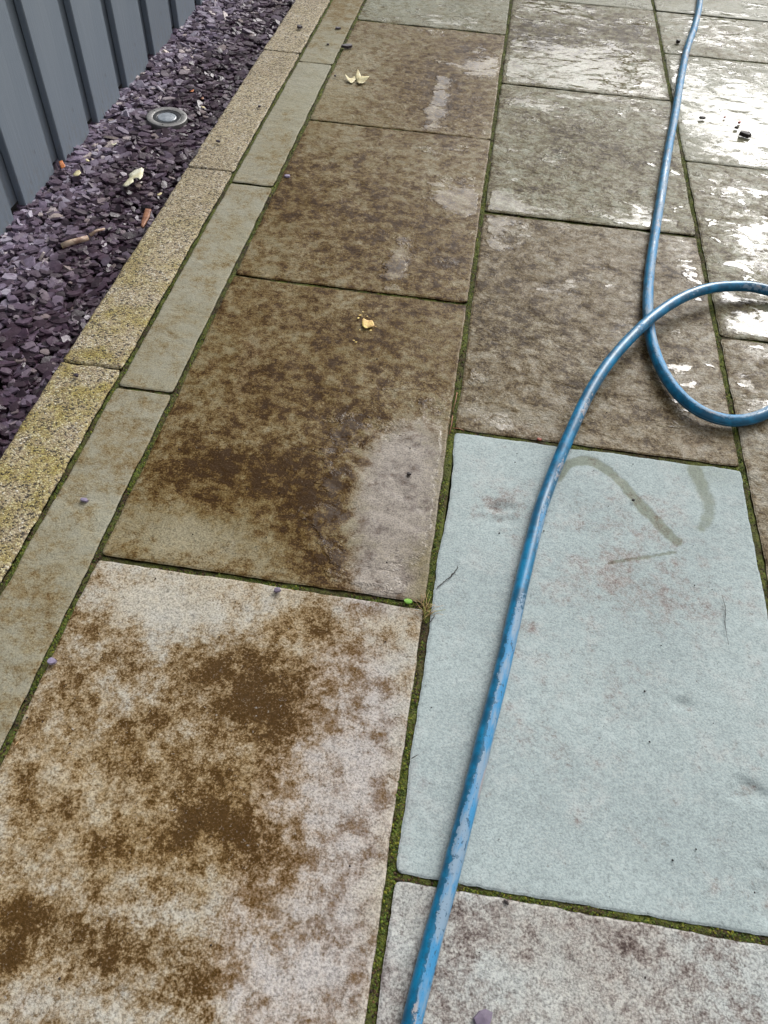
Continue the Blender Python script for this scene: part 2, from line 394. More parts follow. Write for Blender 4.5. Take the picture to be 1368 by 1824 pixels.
# fields over the paving, from positions read off the photograph and put on the ground plane
def blob_world(b):
    px, py, rx, ry, amp = b
    if py > 1085 and px < 700: rx, ry, amp = rx*1.35, ry*1.35, amp*0.85
    c = G(px, py)
    gx = np.linalg.norm(G(px+rx, py)-G(px-rx, py))/2
    y0 = G(px, max(py-ry, -500)); y1 = G(px, py+ry)
    return c[0], c[1], max(gx, 0.006), max(np.linalg.norm(y0-y1)/2, 0.006), amp
STAIN = [blob_world(b) for b in [
    # nearest left slab
    (330, 1085, 150, 50, -.42), (100, 1300, 120, 120, .14), (330, 1400, 160, 120, .10), (150, 1120, 60, 30, .18), (420, 1155, 110, 40, .30), (560, 1108, 70, 22, .34), (445, 1235, 90, 55, .38),
    (475, 1330, 50, 60, .26), (250, 1310, 90, 50, .16), (370, 1420, 60, 40, .22), (430, 1490, 60, 36, .34), (250, 1515, 120, 36, .28),
    (60, 1440, 60, 40, .14), (60, 1620, 70, 40, .34), (220, 1680, 90, 40, .22), (25, 1690, 40, 30, .34), (310, 1745, 60, 30, .24),
    (120, 1550, 80, 36, -.12), (200, 1620, 60, 26, -.12), (150, 1700, 200, 90, .10), (640, 1500, 100, 380, -.26), (160, 1400, 60, 40, -.12), (110, 1800, 120, 30, -.15),
    (395, 1770, 50, 30, -.1), (500, 1560, 40, 80, .1),
    # second left slab
    (430, 845, 210, 50, .28), (330, 955, 170, 36, -.42), (725, 900, 100, 150, -.62), (575, 1000, 50, 40, .34), (560, 900, 60, 60, .22),  # strongest cut clears the stain so the painted sky reflection shows
    (380, 640, 60, 60, -.1), (650, 600, 130, 70, .12), (600, 780, 80, 50, .14), (700, 1030, 70, 40, -.1), (480, 700, 120, 60, .12),
    (770, 600, 40, 60, -.12),
    # third left slab
    (500, 330, 60, 60, .1), (480, 430, 60, 50, -.16), (780, 300, 80, 50, -.12), (680, 400, 130, 60, .14), (620, 250, 90, 20, -.12), (800, 470, 40, 60, .1),
    # fourth left slab
    (600, 150, 70, 70, -.2), (770, 150, 80, 60, .26), (840, 90, 40, 20, .24), (660, 70, 60, 30, -.1), (830, 200, 50, 30, .16),
    # middle column
    (1000, 600, 170, 110, .08), (900, 740, 100, 30, -.28), (1250, 720, 50, 80, -.1), (900, 520, 60, 60, .12), (1190, 480, 40, 50, .12),
    (1020, 240, 60, 40, .16), (1100, 280, 80, 40, .14), (930, 330, 60, 30, .1), (960, 60, 80, 28, .26), (1110, 60, 50, 26, .26), (1000, 130, 90, 20, -.2),
    (1110, 420, 80, 30, -.2),
    # green slab
    (1150, 1050, 130, 70, .36), (1120, 930, 90, 50, .26), (890, 905, 50, 30, .42), (930, 1110, 30, 20, .34), (1080, 1200, 70, 50, .22), (1000, 1350, 60, 40, .14), (1230, 1500, 90, 30, .12), (820, 1080, 20, 40, .2),
    (1330, 1410, 50, 30, .28), (1215, 1255, 28, 16, .26), (830, 900, 60, 60, .05), (930, 1290, 50, 30, .12), (1360, 1620, 26, 40, .3),
    # nearest middle slab
    (850, 1650, 60, 40, .16), (1150, 1690, 100, 30, .1), (800, 1760, 50, 60, .14), (900, 1730, 40, 40, -.14), (1050, 1650, 60, 20, .12),
    # right column
    (1290, 70, 50, 20, .25), (1240, 420, 30, 30, .12), (1310, 540, 30, 40, .25), (1330, 680, 50, 40, .16), (1300, 120, 60, 20, .1),
    # edging
    (600, 20, 50, 25, .2), (510, 260, 40, 50, .1), (390, 440, 40, 40, .1), (290, 590, 40, 30, .1), (120, 930, 40, 30, .14), (60, 1070, 50, 30, .2), (210, 760, 30, 20, .12)]]
WET = [blob_world(b) for b in [
    (720, 860, 130, 150, .25), (300, 950, 200, 50, -.15), (600, 1300, 120, 200, .05), (1020, 800, 90, 12, .22), (1260, 840, 70, 30, .30),
    (600, 160, 70, 80, -.2), (430, 450, 60, 60, -.1)]]
WET_LINES = [([(995, 850), (1012, 826), (1050, 820), (1095, 848), (1150, 908), (1205, 962)], 0.0095, 0.8), ([(1238, 830), (1250, 868), (1266, 905), (1250, 940)], 0.011, 0.45),
             ([(1085, 1002), (1150, 992), (1205, 982)], 0.003, 0.6)]
POOL = [blob_world(b) for b in [
    (715, 850, 120, 130, 1.0), (650, 930, 90, 110, .5), (560, 1010, 30, 30, -.3), (820, 355, 55, 26, .95), (778, 185, 18, 60, .9), (835, 300, 60, 190, .14), (1060, 125, 100, 36, .62), (862, 118, 55, 18, .85),
    (1330, 215, 110, 65, .58), (1345, 565, 60, 55, .55), (1345, 440, 50, 50, .48), (1310, 345, 80, 40, .22), (1140, 388, 40, 20, .58), (705, 470, 20, 45, .8), (930, 380, 60, 20, .5), (880, 420, 20, 30, .4), (1100, 170, 80, 14, .3), (1225, 470, 30, 60, .35), (1240, 700, 50, 60, .3), (870, 740, 60, 40, .3), (1240, 30, 60, 10, .3),
    (1000, 20, 90, 14, .42), (760, 40, 90, 20, .28), (905, 370, 30, 24, .4), (1290, 60, 70, 30, .35), (1000, 90, 120, 40, .2), (1345, 700, 40, 60, .3), (950, 180, 60, 20, .35)]]
SHEEN_BLUSH = [blob_world(b) for b in [(720, 800, 90, 80, .7), (700, 930, 95, 100, .75), (660, 1040, 70, 40, .6), (610, 1230, 80, 120, .85), (590, 1450, 110, 160, .9), (510, 1580, 70, 150, .7), (540, 1750, 140, 90, .85), (60, 1790, 100, 50, .5),  # left slabs: lilac sky reflection painted as colour; elsewhere the stone's own mauve
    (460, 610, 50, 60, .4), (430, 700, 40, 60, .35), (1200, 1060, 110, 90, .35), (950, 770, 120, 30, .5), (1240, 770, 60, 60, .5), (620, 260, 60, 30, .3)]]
DENTS = [blob_world(b) for b in [(890, 902, 26, 9, .0055), (905, 985 - 60, 20, 8, .0015), (1215, 1255, 22, 10, .0042), (1330, 1412, 34, 20, .0045), (1370, 1600, 26, 40, .003), (885, 925, 22, 8, .002),
                                 (1150, 1060, 60, 30, .001), (620, 790, 40, 20, .002), (680, 760, 40, 12, .002)]]
def field(x, y, blobs, base):
    s = np.full_like(x, base, dtype=float)
    for cx, cy, rx, ry, a in blobs:
        d = ((x-cx)/rx)**2 + ((y-cy)/ry)**2
        s += a*(np.exp(-0.9*d) if a > -0.55 else np.exp(-0.8*d**3))
    return s
def seg_dist(x, y, pts):
    best = np.full_like(x, 9.0, dtype=float)
    for a, b in zip(pts[:-1], pts[1:]):
        d = b-a; L = max(d@d, 1e-9)
        t = np.clip(((x-a[0])*d[0]+(y-a[1])*d[1])/L, 0, 1)
        best = np.minimum(best, np.hypot(x-a[0]-t*d[0], y-a[1]-t*d[1]))
    return best
def smooth_path(pts, n=8):
    pts = np.array(pts, float); P = np.vstack([2*pts[0]-pts[1], pts, 2*pts[-1]-pts[-2]]); out = []
    for i in range(1, len(P)-2):
        for t in np.linspace(0, 1, n, endpoint=False):
            a, b, c, d = P[i-1], P[i], P[i+1], P[i+2]
            out.append(0.5*((2*b) + (-a+c)*t + (2*a-5*b+4*c-d)*t*t + (-a+3*b-3*c+d)*t**3))
    out.append(P[-2]); return np.array(out)
WET_LINES = [(np.array([G(*q) for q in smooth_path(pts, 5)]), w, a) for pts, w, a in WET_LINES]

def slab_mesh(x0, x1, y0, y1, mat, seed, stain, wet, step=0.0085, relief=0.0022, edge=0.0022, bevel=0.0026, thick=0.035, ztop=0.0, pool=True, chip=None, riven=None, film=0.0):
    """one flagstone: rough sawn edges, rounded arrises, riven top"""
    def axis(a, b):
        n = max(4, int((b-a)/step)); t = np.linspace(0, 1, n+1)
        s = b-a
        return np.concatenate([[0, 0.0016/s, 0.0045/s, 0.009/s], t[2:-2], [1-0.009/s, 1-0.0045/s, 1-0.0016/s, 1]])
    U, V = np.meshgrid(axis(x0, x1), axis(y0, y1))
    X = x0 + U*(x1-x0); Y = y0 + V*(y1-y0)
    wob = lambda t, s: edge*(2.2*(fbm(t*14, t*0+s, seed+s, 4, 0.65)-0.5) + 1.0*(fbm(t*70, t*0+s+3, seed+s+5, 3, 0.6)-0.5)) + 0.0012*(vnoise(t*2.2, t*0+s, seed+9)-0.5)
    il, ir, ib, it = wob(Y, 1), wob(Y, 2), wob(X, 3), wob(X, 4)
    if chip:
        for side, at, wid, dep in chip:
            if side == 'L': il = il + dep*np.exp(-((Y-at)/wid)**4)
            if side == 'T': it = it + dep*np.exp(-((X-at)/wid)**4)
            if side == 'B': ib = ib + dep*np.exp(-((X-at)/wid)**4)
    XX = X + il*(1-U) - ir*U; YY = Y + ib*(1-V) - it*V
    # rounded corners
    dx = np.minimum(XX-x0, x1-XX); dy = np.minimum(YY-y0, y1-YY); R = 0.010
    m = (dx < R) & (dy < R)
    q = np.hypot(R-dx, R-dy); pull = np.where(m & (q > R), (q-R)*0.9, 0)
    XX = XX + np.where(XX < (x0+x1)/2, 1, -1)*pull*np.where(m, (R-dx)/np.maximum(q, 1e-6), 0)
    YY = YY + np.where(YY < (y0+y1)/2, 1, -1)*pull*np.where(m, (R-dy)/np.maximum(q, 1e-6), 0)
    Z = relief*2*(fbm(XX*9+seed, YY*13, seed, 4, 0.5)-0.5) + relief*0.9*(fbm(XX*30, YY*42+seed, seed+7, 3, 0.55)-0.5)
    for cx, cy, rx, ry, a in DENTS:
        d = np.sqrt(((XX-cx)/rx)**2 + ((YY-cy)/ry)**2) + 1.9*(fbm(XX*75, YY*75, seed+3, 4, 0.65)-0.5)
        Z -= a*np.clip((1.1-d)*2.2, 0, 1)*(0.5+1.0*fbm(XX*120, YY*120, seed+8, 2))
    de = np.minimum(np.minimum(U*(x1-x0), (1-U)*(x1-x0)), np.minimum(V*(y1-y0), (1-V)*(y1-y0)))
    bv = bevel*(0.5+1.0*fbm(XX*25, YY*25, seed+21, 3))
    Z -= np.clip(1-de/np.maximum(bv, 1e-4), 0, 1)**2*bv*0.8
    Z += ztop
    ny, nx = X.shape
    verts = [np.c_[XX.ravel(), YY.ravel(), Z.ravel()]]
    idx = np.arange(ny*nx).reshape(ny, nx)
    f = np.stack([idx[:-1, :-1], idx[:-1, 1:], idx[1:, 1:], idx[1:, :-1]], -1).reshape(-1, 4).tolist()
    ring = np.concatenate([idx[0, :], idx[1:, -1], idx[-1, -2::-1], idx[-2:0:-1, 0]])
    rv = verts[0][ring].copy(); rv[:, 2] = ztop-thick; verts.append(rv)
    base = ny*nx; n = len(ring)
    for i in range(n):
        j = (i+1) % n
        f.append([ring[i], base+i, base+j, ring[j]][::-1])
    V3 = np.vstack(verts)
    st = np.clip(field(V3[:, 0], V3[:, 1], STAIN, stain), 0, 1)
    wt = field(V3[:, 0], V3[:, 1], WET, wet)
    for pts, w, a in WET_LINES:
        if wet < 0.3:
            wt += a*np.clip(1.7-seg_dist(V3[:, 0], V3[:, 1], pts)/w + 1.1*(fbm(V3[:, 0]*45, V3[:, 1]*45, 4, 3)-0.5), 0, 1)
    wt = np.clip(wt, 0, 1)
    po = np.clip(field(V3[:, 0], V3[:, 1], POOL, film), 0, 1) if pool else np.zeros(len(V3))
    e = np.concatenate([np.clip(de/0.02, 0, 1).ravel(), np.zeros(n)])
    po = po*e
    bl = np.clip(field(V3[:, 0], V3[:, 1], SHEEN_BLUSH, 0.0), 0, 1)
    rv_ = np.full(len(V3), (0.15+0.85*wet) if riven is None else riven)
    return new_mesh('paving_slab', V3, f, mat, True, dict(stain=st, sheen_blush=bl, riven=rv_, wet=wt, pool=po, seed=np.full(len(V3), (seed*1.37) % 50)))

# ------------------------------------------------------------------ setting: patio with its flagstones
XK0, XK1, XE, XB, XC, XR = -0.884, -0.739, -0.604, 0.008, 0.622, 1.236
BED_Z = -0.0045
patio = plane('patio', XK1, 2.6, -1.2, 6.4, -0.040, M_BED, kind='structure')
def flag(x0, x1, y0, y1, mat, seed, stain, wet, name='paving_slab', gx=0.0068, gy=0.0056, **kw):
    z = RNG.uniform(-0.0015, 0.0015)
    me = slab_mesh(x0+gx, x1-gx, y0+gy, y1-gy, mat, seed, stain, wet, ztop=z, **kw)
    return link(name, me, patio)
flag(XE, XB, -0.13, 0.778, M_LILAC, 3, 0.525, 0.26, riven=0.16)
flag(XE, XB, 0.778, 1.690, M_TAN, 5, 0.63, 0.60, riven=0.26, film=0.02)
flag(XE, XB, 1.690, 2.598, M_TAN, 8, 0.64, 0.66, riven=0.42, film=0.05)
flag(XE, XB, 2.598, 3.516, M_TAN, 12, 0.54, 0.68, riven=0.55, film=0.05)
flag(XE, XB, 3.516, 4.43, M_GREYW, 14, 0.34, 0.75, riven=0.8, film=0.15)
flag(XB, XC, -0.59, 0.3217, M_MAUVE, 17, 0.48, 0.15, riven=0.12)
flag(XB, XC, 0.3217, 1.2331, M_GREEN, 19, 0.16, 0.02, step=0.006, relief=0.0014, chip=[('L', 1.04, 0.11, 0.006)], riven=0.06, film=-3.0)
flag(XB, XC, 1.2331, 2.1416, M_ROSE, 22, 0.62, 0.70, riven=0.6, film=0.14)
flag(XB, XC, 2.1416, 3.0433, M_GREYW, 25, 0.54, 0.78, riven=0.9, film=0.19)
flag(XB, XC, 3.0433, 3.9602, M_GREYW, 28, 0.58, 0.90, riven=0.9, film=0.26)
flag(XB, XC, 3.9602, 4.87, M_GREYW, 30, 0.12, 0.80, relief=0.001, riven=0.5, film=0.3)
flag(XC, XR, 0.77, 1.6848, M_ROSE, 33, 0.50, 0.85, riven=0.9, film=0.20)
flag(XC, XR, 1.6848, 2.5978, M_GREYW, 36, 0.54, 0.92, riven=0.9, film=0.17)
flag(XC, XR, 2.5978, 3.4929, M_GREYW, 38, 0.22, 0.95, riven=0.9, film=0.30)
flag(XC, XR, 3.4929, 3.9606, M_GREYW, 41, 0.36, 0.88, riven=0.9, film=0.24)
flag(XC, XR, 3.9606, 4.87, M_GREYW, 44, 0.12, 0.80, relief=0.001, riven=0.5, film=0.3)
for i, (y0, y1) in enumerate([(0.31, 1.2262), (1.2262, 2.1427), (2.1427, 3.0484), (3.0484, 3.96), (3.96, 4.87)]):
    flag(XK1, XE, y0, y1, M_EDGE, 50+i*3, (0.42, 0.36, 0.32, 0.44, 0.56)[i], 0.26, name='edging_slab', gx=0.0055, gy=0.0045, relief=0.0012, pool=False)
# flags just outside the picture
flag(XR, 1.85, 1.30, 2.2, M_GREYW, 71, 0.2, 0.9, step=0.03); flag(XR, 1.85, 2.2, 3.1, M_GREYW, 72, 0.2, 0.9, step=0.03)
flag(XR, 1.85, 3.1, 4.0, M_GREYW, 73, 0.2, 0.9, step=0.03); flag(XC, XR, -0.14, 0.77, M_TAN, 74, 0.3, 0.3, step=0.03)
flag(XE, XB, 4.43, 5.34, M_GREYW, 75, 0.2, 0.8, step=0.03); flag(XB, XC, 4.87, 5.78, M_GREYW, 76, 0.2, 0.8, step=0.03)
flag(XC, XR, 4.87, 5.78, M_GREYW, 77, 0.2, 0.8, step=0.03)

# jointing strip under the moss: a slightly heaped band between the flags
JOINTS = []     # (x0, y0, x1, y1, half width, mossiness)
for x in (XK1, XE, XB, XC):
    JOINTS.append((x, 0.0, x, 5.0))
for x0, x1, ys in ((XE, XB, (0.778, 1.690, 2.598, 3.516, 4.43)), (XB, XC, (0.3217, 1.2331, 2.1416, 3.0433, 3.9602)),
                   (XC, XR, (0.77, 1.6848, 2.5978, 3.4929, 3.9606)), (XK1, XE, (1.2262, 2.1427, 3.0484, 3.96))):
    for y in ys: JOINTS.append((x0, y, x1, y))
verts, faces, tint = [], [], []
for x0, y0, x1, y1 in JOINTS:
    a, b = np.array([x0, y0]), np.array([x1, y1]); L = np.linalg.norm(b-a); t = (b-a)/L; nrm = np.array([-t[1], t[0]])
    n = int(L/0.006); o = len(verts)
    for i in range(n+1):
        c = a + t*(i*L/n)
        for k, w in enumerate((-0.0095, -0.004, 0.0, 0.004, 0.0095)):
            q = c + nrm*w
            hump = 0.0025*(1-(w/0.0095)**2)
            z = BED_Z - 0.0025 + hump + 0.005*(fbm(q[0]*70, q[1]*70, 5, 3)-0.5)
            verts.append((q[0], q[1], float(z)))
        if i:
            for k in range(4):
                p = o+(i-1)*5+k; faces.append((p, p+1, p+6, p+5))
link('joint_filling', new_mesh('joint_filling', verts, faces, M_BED), patio, kind='stuff')

def moss_stuff():
    V, Fc, T = [], [], []
    pal = np.array([(0.045, 0.075, 0.006), (0.085, 0.115, 0.010), (0.15, 0.155, 0.014), (0.055, 0.034, 0.012), (0.028, 0.017, 0.009), (0.10, 0.055, 0.02)])
    for x0, y0, x1, y1 in JOINTS:
        a, b = np.array([x0, y0]), np.array([x1, y1]); L = np.linalg.norm(b-a); t = (b-a)/L; nrm = np.array([-t[1], t[0]])
        vertical = abs(t[1]) > 0.5
        s = 0.0
        while s < L:
            c = a + t*s
            dist = math.hypot(c[0], c[1])
            s += 0.00085*max(0.6, min(dist, 2.6))
            w = 0.0060 if not (x0 == XK1 and vertical) else 0.0085
            q = c + nrm*random.gauss(0, w*0.52)
            green = fbm(np.array([q[0]*7]), np.array([q[1]*7]), 77, 3)[0] + (0.10 if vertical else 0.0)
            if x0 == XK1 and vertical: green += 0.12
            if random.random() < 0.35 - (green-0.5)*2: continue
            r = random.uniform(0.0012, 0.0030); h = random.uniform(0.001, 0.0045)
            if green > 0.52: k = random.choices(range(6), (4, 5, 2.5, 1, .5, .2))[0]
            else: k = random.choices(range(6), (1, .8, .3, 3, 3, 1))[0]
            col = pal[k]*random.uniform(0.6, 1.5)
            o = len(V); z0 = BED_Z-0.003; m = 5; ph = random.random()*6
            for i in range(m):
                an = ph+i*2*math.pi/m; rr = r*random.uniform(0.7, 1.3)
                V.append((q[0]+rr*math.cos(an), q[1]+rr*math.sin(an), z0+0.002)); T.append(col*0.75)
            V.append((q[0]+random.gauss(0, r*.4), q[1]+random.gauss(0, r*.4), z0+0.002+h)); T.append(col*1.15)
            for i in range(m): Fc.append((o+i, o+(i+1) % m, o+m))
    link('moss', new_mesh('moss', V, Fc, M_MOSS, True, dict(tint=np.array(T))), patio, kind='stuff')
moss_stuff()

# ------------------------------------------------------------------ setting: kerb of aggregate concrete blocks
kerb = empty('kerb', (XK0, 0, 0), kind='structure')
def kerb_block(y0, y1, seed):
    me = slab_mesh(XK0, XK1-0.006, y0+0.0017, y1-0.0017, M_KERB, seed, 0.2, 0.0, step=0.007, relief=0.0016, edge=0.003, bevel=0.0065, thick=0.16, ztop=0.004, pool=False)
    me.name = 'kerb_block'
    o = link('kerb_block', me, kerb); o.matrix_parent_inverse = kerb.matrix_world.inverted()
    o.location = (0, 0, 0)
bpy.context.view_layer.update()
for i, (y0, y1) in enumerate([(0.366, 1.2811), (1.2811, 2.1986), (2.1986, 3.113), (3.113, 4.03), (4.03, 4.95)]):
    kerb_block(y0, y1, 90+i*5)

# ------------------------------------------------------------------ setting: slate bed
XF = -1.281                                     # face of the wall's front boards
bed = plane('slate_bed', -1.60, XK0+0.01, 0.2, 5.2, -0.075, M_SOIL, kind='structure')
bedz = lambda x, y: -0.046 + 0.016*np.clip((XK0-x)/0.4, 0, 1) + 0.010*(fbm(np.array([x*5]), np.array([y*5]), 3, 2)[0]-0.5)
def chip_shape(kind):
    rs = random.Random(100+kind)
    n = rs.choice((6, 7, 8)); a = rs.uniform(0.011, 0.022); b = a*rs.uniform(0.45, 0.85); th = rs.uniform(0.0016, 0.0034)
    top, bot = [], []
    ex = rs.uniform(0.7, 1.0)
    for i in range(n):
        an = (i+rs.uniform(-.33, .33))*2*math.pi/n; r = rs.uniform(0.74, 1.12)
        x = a*r*math.copysign(abs(math.cos(an))**ex, math.cos(an)); y = b*r*math.copysign(abs(math.sin(an))**ex, math.sin(an))
        tz = rs.uniform(-0.0006, 0.0006)
        top.append((x*0.93, y*0.91, th+tz)); bot.append((x, y, -th+tz))
    ctr = (0, 0, th*1.25)
    V = top+bot+[ctr]
    F = [(i, (i+1) % n, 2*n) for i in range(n)] + [(n+i, n+(i+1) % n, (i+1) % n, i) for i in range(n)] + [tuple(n+i for i in range(n-1, -1, -1))]
    return np.array(V), F
SHAPES = [chip_shape(k) for k in range(18)]
CHIP_ME = [new_mesh('slate_chip', V, F, M_SLATE_O, False) for V, F in SHAPES]
LIGHT_C = G(297, 207, -0.028)
def project(x, y, z):
    d = np.array([x, y, z-CAM_H]); w = d@FW
    return W_PX/2 + F_PX*(d@RT)/w, H_PX/2 - F_PX*(d@UP)/w, w
chips = []
N = 13500
for i in range(N):
    y = 0.75 + (4.35-0.75)*random.random()
    x = random.uniform(XF-0.02, XK0-0.006)
    if math.hypot(x-LIGHT_C[0], y-LIGHT_C[1]) < 0.066: continue
    lay = random.random()
    z = bedz(x, y) - 0.016*(1-lay)
    if x > XK0-0.03 and random.random() < 0.25: z += 0.010
    tilt = abs(random.gauss(0, 0.30)); az = random.random()*6.283; yaw = random.random()*6.283
    k = random.randrange(18); rr_ = random.random(); sc = random.uniform(0.65, 1.15) if rr_ < 0.66 else random.uniform(0.28, 0.6) if rr_ < 0.92 else random.uniform(1.2, 1.6)
    R = Matrix.Rotation(az, 3, 'Z') @ Matrix.Rotation(tilt, 3, 'X') @ Matrix.Rotation(yaw, 3, 'Z')
    ex = 0.016*sc
    if x + ex > XK0-0.001: x = XK0-0.001-ex
    px, py, w = project(x, y, z)
    vis = (0 < px < W_PX and 0 < py < H_PX)
    size = sc*SHAPES[k][0][:, 0].max()/w if vis and lay > 0.72 else 0
    chips.append((size, x, y, z, R, k, sc))
chips.sort(key=lambda c: -c[0])
for size, x, y, z, R, k, sc in chips[:300]:
    o = link('slate_chip', CHIP_ME[k], bed)
    o.matrix_local = Matrix.Translation((x, y, z)) @ R.to_4x4() @ Matrix.Scale(sc, 4)
V, Fc, S = [], [], []; off = 0
for size, x, y, z, R, k, sc in chips[300:]:
    v, f = SHAPES[k]; v = (v*sc) @ np.array(R).T + (x, y, z); V.append(v)
    Fc += [tuple(i+off for i in q) for q in f]; off += len(v); S.append(np.full(len(v), random.random()))
link('slate_chippings', new_mesh('slate_chippings', np.vstack(V), Fc, M_SLATE_A, False, dict(shade=np.concatenate(S))), bed, kind='stuff')

# ------------------------------------------------------------------ boarded wall of the outbuilding
def box_mesh(name, x0, x1, y0, y1, z0, z1, mat, bev=0.0025, bow=0.0):
    bm = bmesh.new()
    bmesh.ops.create_cube(bm, size=1)
    for v in bm.verts:
        v.co = ((x0+x1)/2+v.co.x*(x1-x0), (y0+y1)/2+v.co.y*(y1-y0), (z0+z1)/2+v.co.z*(z1-z0))
    if bev: bmesh.ops.bevel(bm, geom=bm.edges[:], offset=bev, segments=1, affect='EDGES')
    me = bpy.data.meshes.new(name); bm.to_mesh(me); bm.free(); me.materials.append(mat); return me
WALL_H = 4.6
wall = empty('boarded_wall', (XF, 2.5, -0.05), label='slate-blue painted wall of upright overlapping timber boards behind the purple slate bed', category='wall')
NEAR = [1.94, 2.212, 2.481, 2.754, 3.042, 3.325, 3.61, 3.885]      # near edge of each front board
ys = [1.94-0.275*k for k in range(12, 0, -1)] + NEAR + [3.885+0.275*k for k in range(1, 14)]
def wchild(name, me, loc, par=None):
    o = link(name, me, wall); o.location = Vector(loc)-wall.location; return o
for i, y in enumerate(ys[:-1]):
    nxt = ys[i+1]; wd = (nxt-y)-0.072
    z0 = -0.052+random.uniform(-0.004, 0.004)
    wchild('front_board', box_mesh('front_board', -0.022, 0, 0, wd, 0, WALL_H, M_PAINT), (XF+random.uniform(-.0012, .0012), y, z0))
    zb = -0.026+random.uniform(-0.003, 0.003)
    wchild('back_board', box_mesh('back_board', -0.020, 0, 0, 0.115, 0, WALL_H-0.03, M_PAINT), (XF-0.0235, y+wd-0.024, zb))
wchild('backing', box_mesh('backing', -0.05, 0, 0, ys[-1]-ys[0], 0, WALL_H, M_DEBRIS, 0), (XF-0.062, ys[0], -0.03))
wchild('coping', box_mesh('coping', -0.16, 0.05, 0, ys[-1]-ys[0], 0, 0.04, M_PAINT), (XF, ys[0], WALL_H-0.05))

# ------------------------------------------------------------------ ground light in the slate
lz = -0.030
lamp = empty('ground_light', (LIGHT_C[0], LIGHT_C[1], lz), label='round recessed ground light with steel rim sunk in the purple slate chippings', category='light')
lamp.rotation_euler = (0.03, 0.05, 0)
def lathe(name, prof, mat, parent, seg=56):
    n = len(prof); V, Fc = [], []
    for i in range(seg):
        a = i*2*math.pi/seg
        for r, z in prof: V.append((r*math.cos(a), r*math.sin(a), z))
    for i in range(seg):
        j = (i+1) % seg
        for k in range(n-1): Fc.append((i*n+k, j*n+k, j*n+k+1, i*n+k+1))
    return link(name, new_mesh(name, V, Fc, mat, True), parent)
lathe('rim', [(0.0665, -0.04), (0.0665, -0.001), (0.0660, 0.0008), (0.0645, 0.0014), (0.0475, 0.0014), (0.0465, 0.0008), (0.0460, -0.001), (0.0460, -0.02)], M_STEEL, lamp)
lathe('gasket', [(0.0458, -0.004), (0.0455, -0.0006), (0.043, -0.0004), (0.0335, -0.0004), (0.0318, -0.001), (0.0318, -0.012)], M_BLACK, lamp)
lathe('lens', [(0.0316, -0.003), (0.0312, -0.0004), (0.028, 0.0006), (0.020, 0.0018), (0.010, 0.0026), (0.0, 0.0029)], M_LENS, lamp)
for k in range(3):
    a = 0.6+k*2.094
    s = lathe('screw', [(0.0, 0.0024), (0.0018, 0.0024), (0.0024, 0.0018), (0.0024, 0.001)], M_BLACK, lamp, 12); s.location = (0.056*math.cos(a), 0.056*math.sin(a), 0)

# ------------------------------------------------------------------ hose
HR = 0.0132
hp = [(1252, -60), (1247, 0), (1239, 42), (1223, 90), (1213, 140), (1203, 200), (1190, 270), (1178, 345), (1166, 420), (1157, 485), (1154, 545), (1159, 600), (1175, 650), (1202, 694),
      (1238, 727), (1278, 745), (1318, 749), (1360, 738), (1405, 708), (1440, 660), (1447, 605), (1425, 555), (1392, 527), (1345, 512), (1300, 510), (1258, 515), (1212, 532), (1165, 563), (1120, 605),
      (1080, 652), (1047, 705), (1021, 760), (1000, 808), (981, 856), (962, 910), (945, 975), (927, 1050), (909, 1130), (889, 1215), (867, 1300), (845, 1390), (822, 1480), (799, 1570), (774, 1660), (752, 1745), (733, 1824), (716, 1900), (690, 1990)]
hz = []
for i, (px, py) in enumerate(hp):
    z = HR
    if 10 <= i <= 17: z = HR+0.007*math.sin((i-10)/7*math.pi)
    if 21 <= i <= 33: z = HR+0.030*math.sin((i-21)/12*math.pi)**1.0
    hz.append(z)
P3 = np.array([[*G(px, py, z), z] for (px, py), z in zip(hp, hz)])
path = smooth_path(P3, 10)
V, Fc, AL, AN = [], [], [], []; seg = 22; acc = 0.0
for i, c in enumerate(path):
    t = path[min(i+1, len(path)-1)]-path[max(i-1, 0)]; t /= np.linalg.norm(t)
    side = np.cross(t, (0, 0, 1)); side /= np.linalg.norm(side); upv = np.cross(side, t)
    if i: acc += np.linalg.norm(path[i]-path[i-1])
    # 'side' points right of travel; travel is towards the viewer, so flip to keep 0 on the picture's right
    for k in range(seg):
        a = 2*math.pi*k/seg
        r = HR*(1+0.012*math.sin(acc*9+a*2))
        V.append(c + r*(math.cos(a)*side + math.sin(a)*upv)); AL.append(acc); AN.append(a - 2.4)
n = len(path)
for i in range(n-1):
    for k in range(seg):
        j = (k+1) % seg
        Fc.append((i*seg+k, (i+1)*seg+k, (i+1)*seg+j, i*seg+j))
AN = np.array(AN)
cv_ = np.interp(np.arange(n)/10.0, [0, 9, 12, 20, 24, 30, 33, 36, 37, 39, 47], [.22, .26, .34, .24, -.06, .02, .03, .08, .28, .32, .22])
hose = link('hose', new_mesh('hose', V, Fc, M_HOSE, True, dict(along=np.array(AL), ang=AN, cover=np.repeat(cv_, seg))),
            label='thick blue rubber hose with worn chalky patches looping across the wet paving', category='hose')

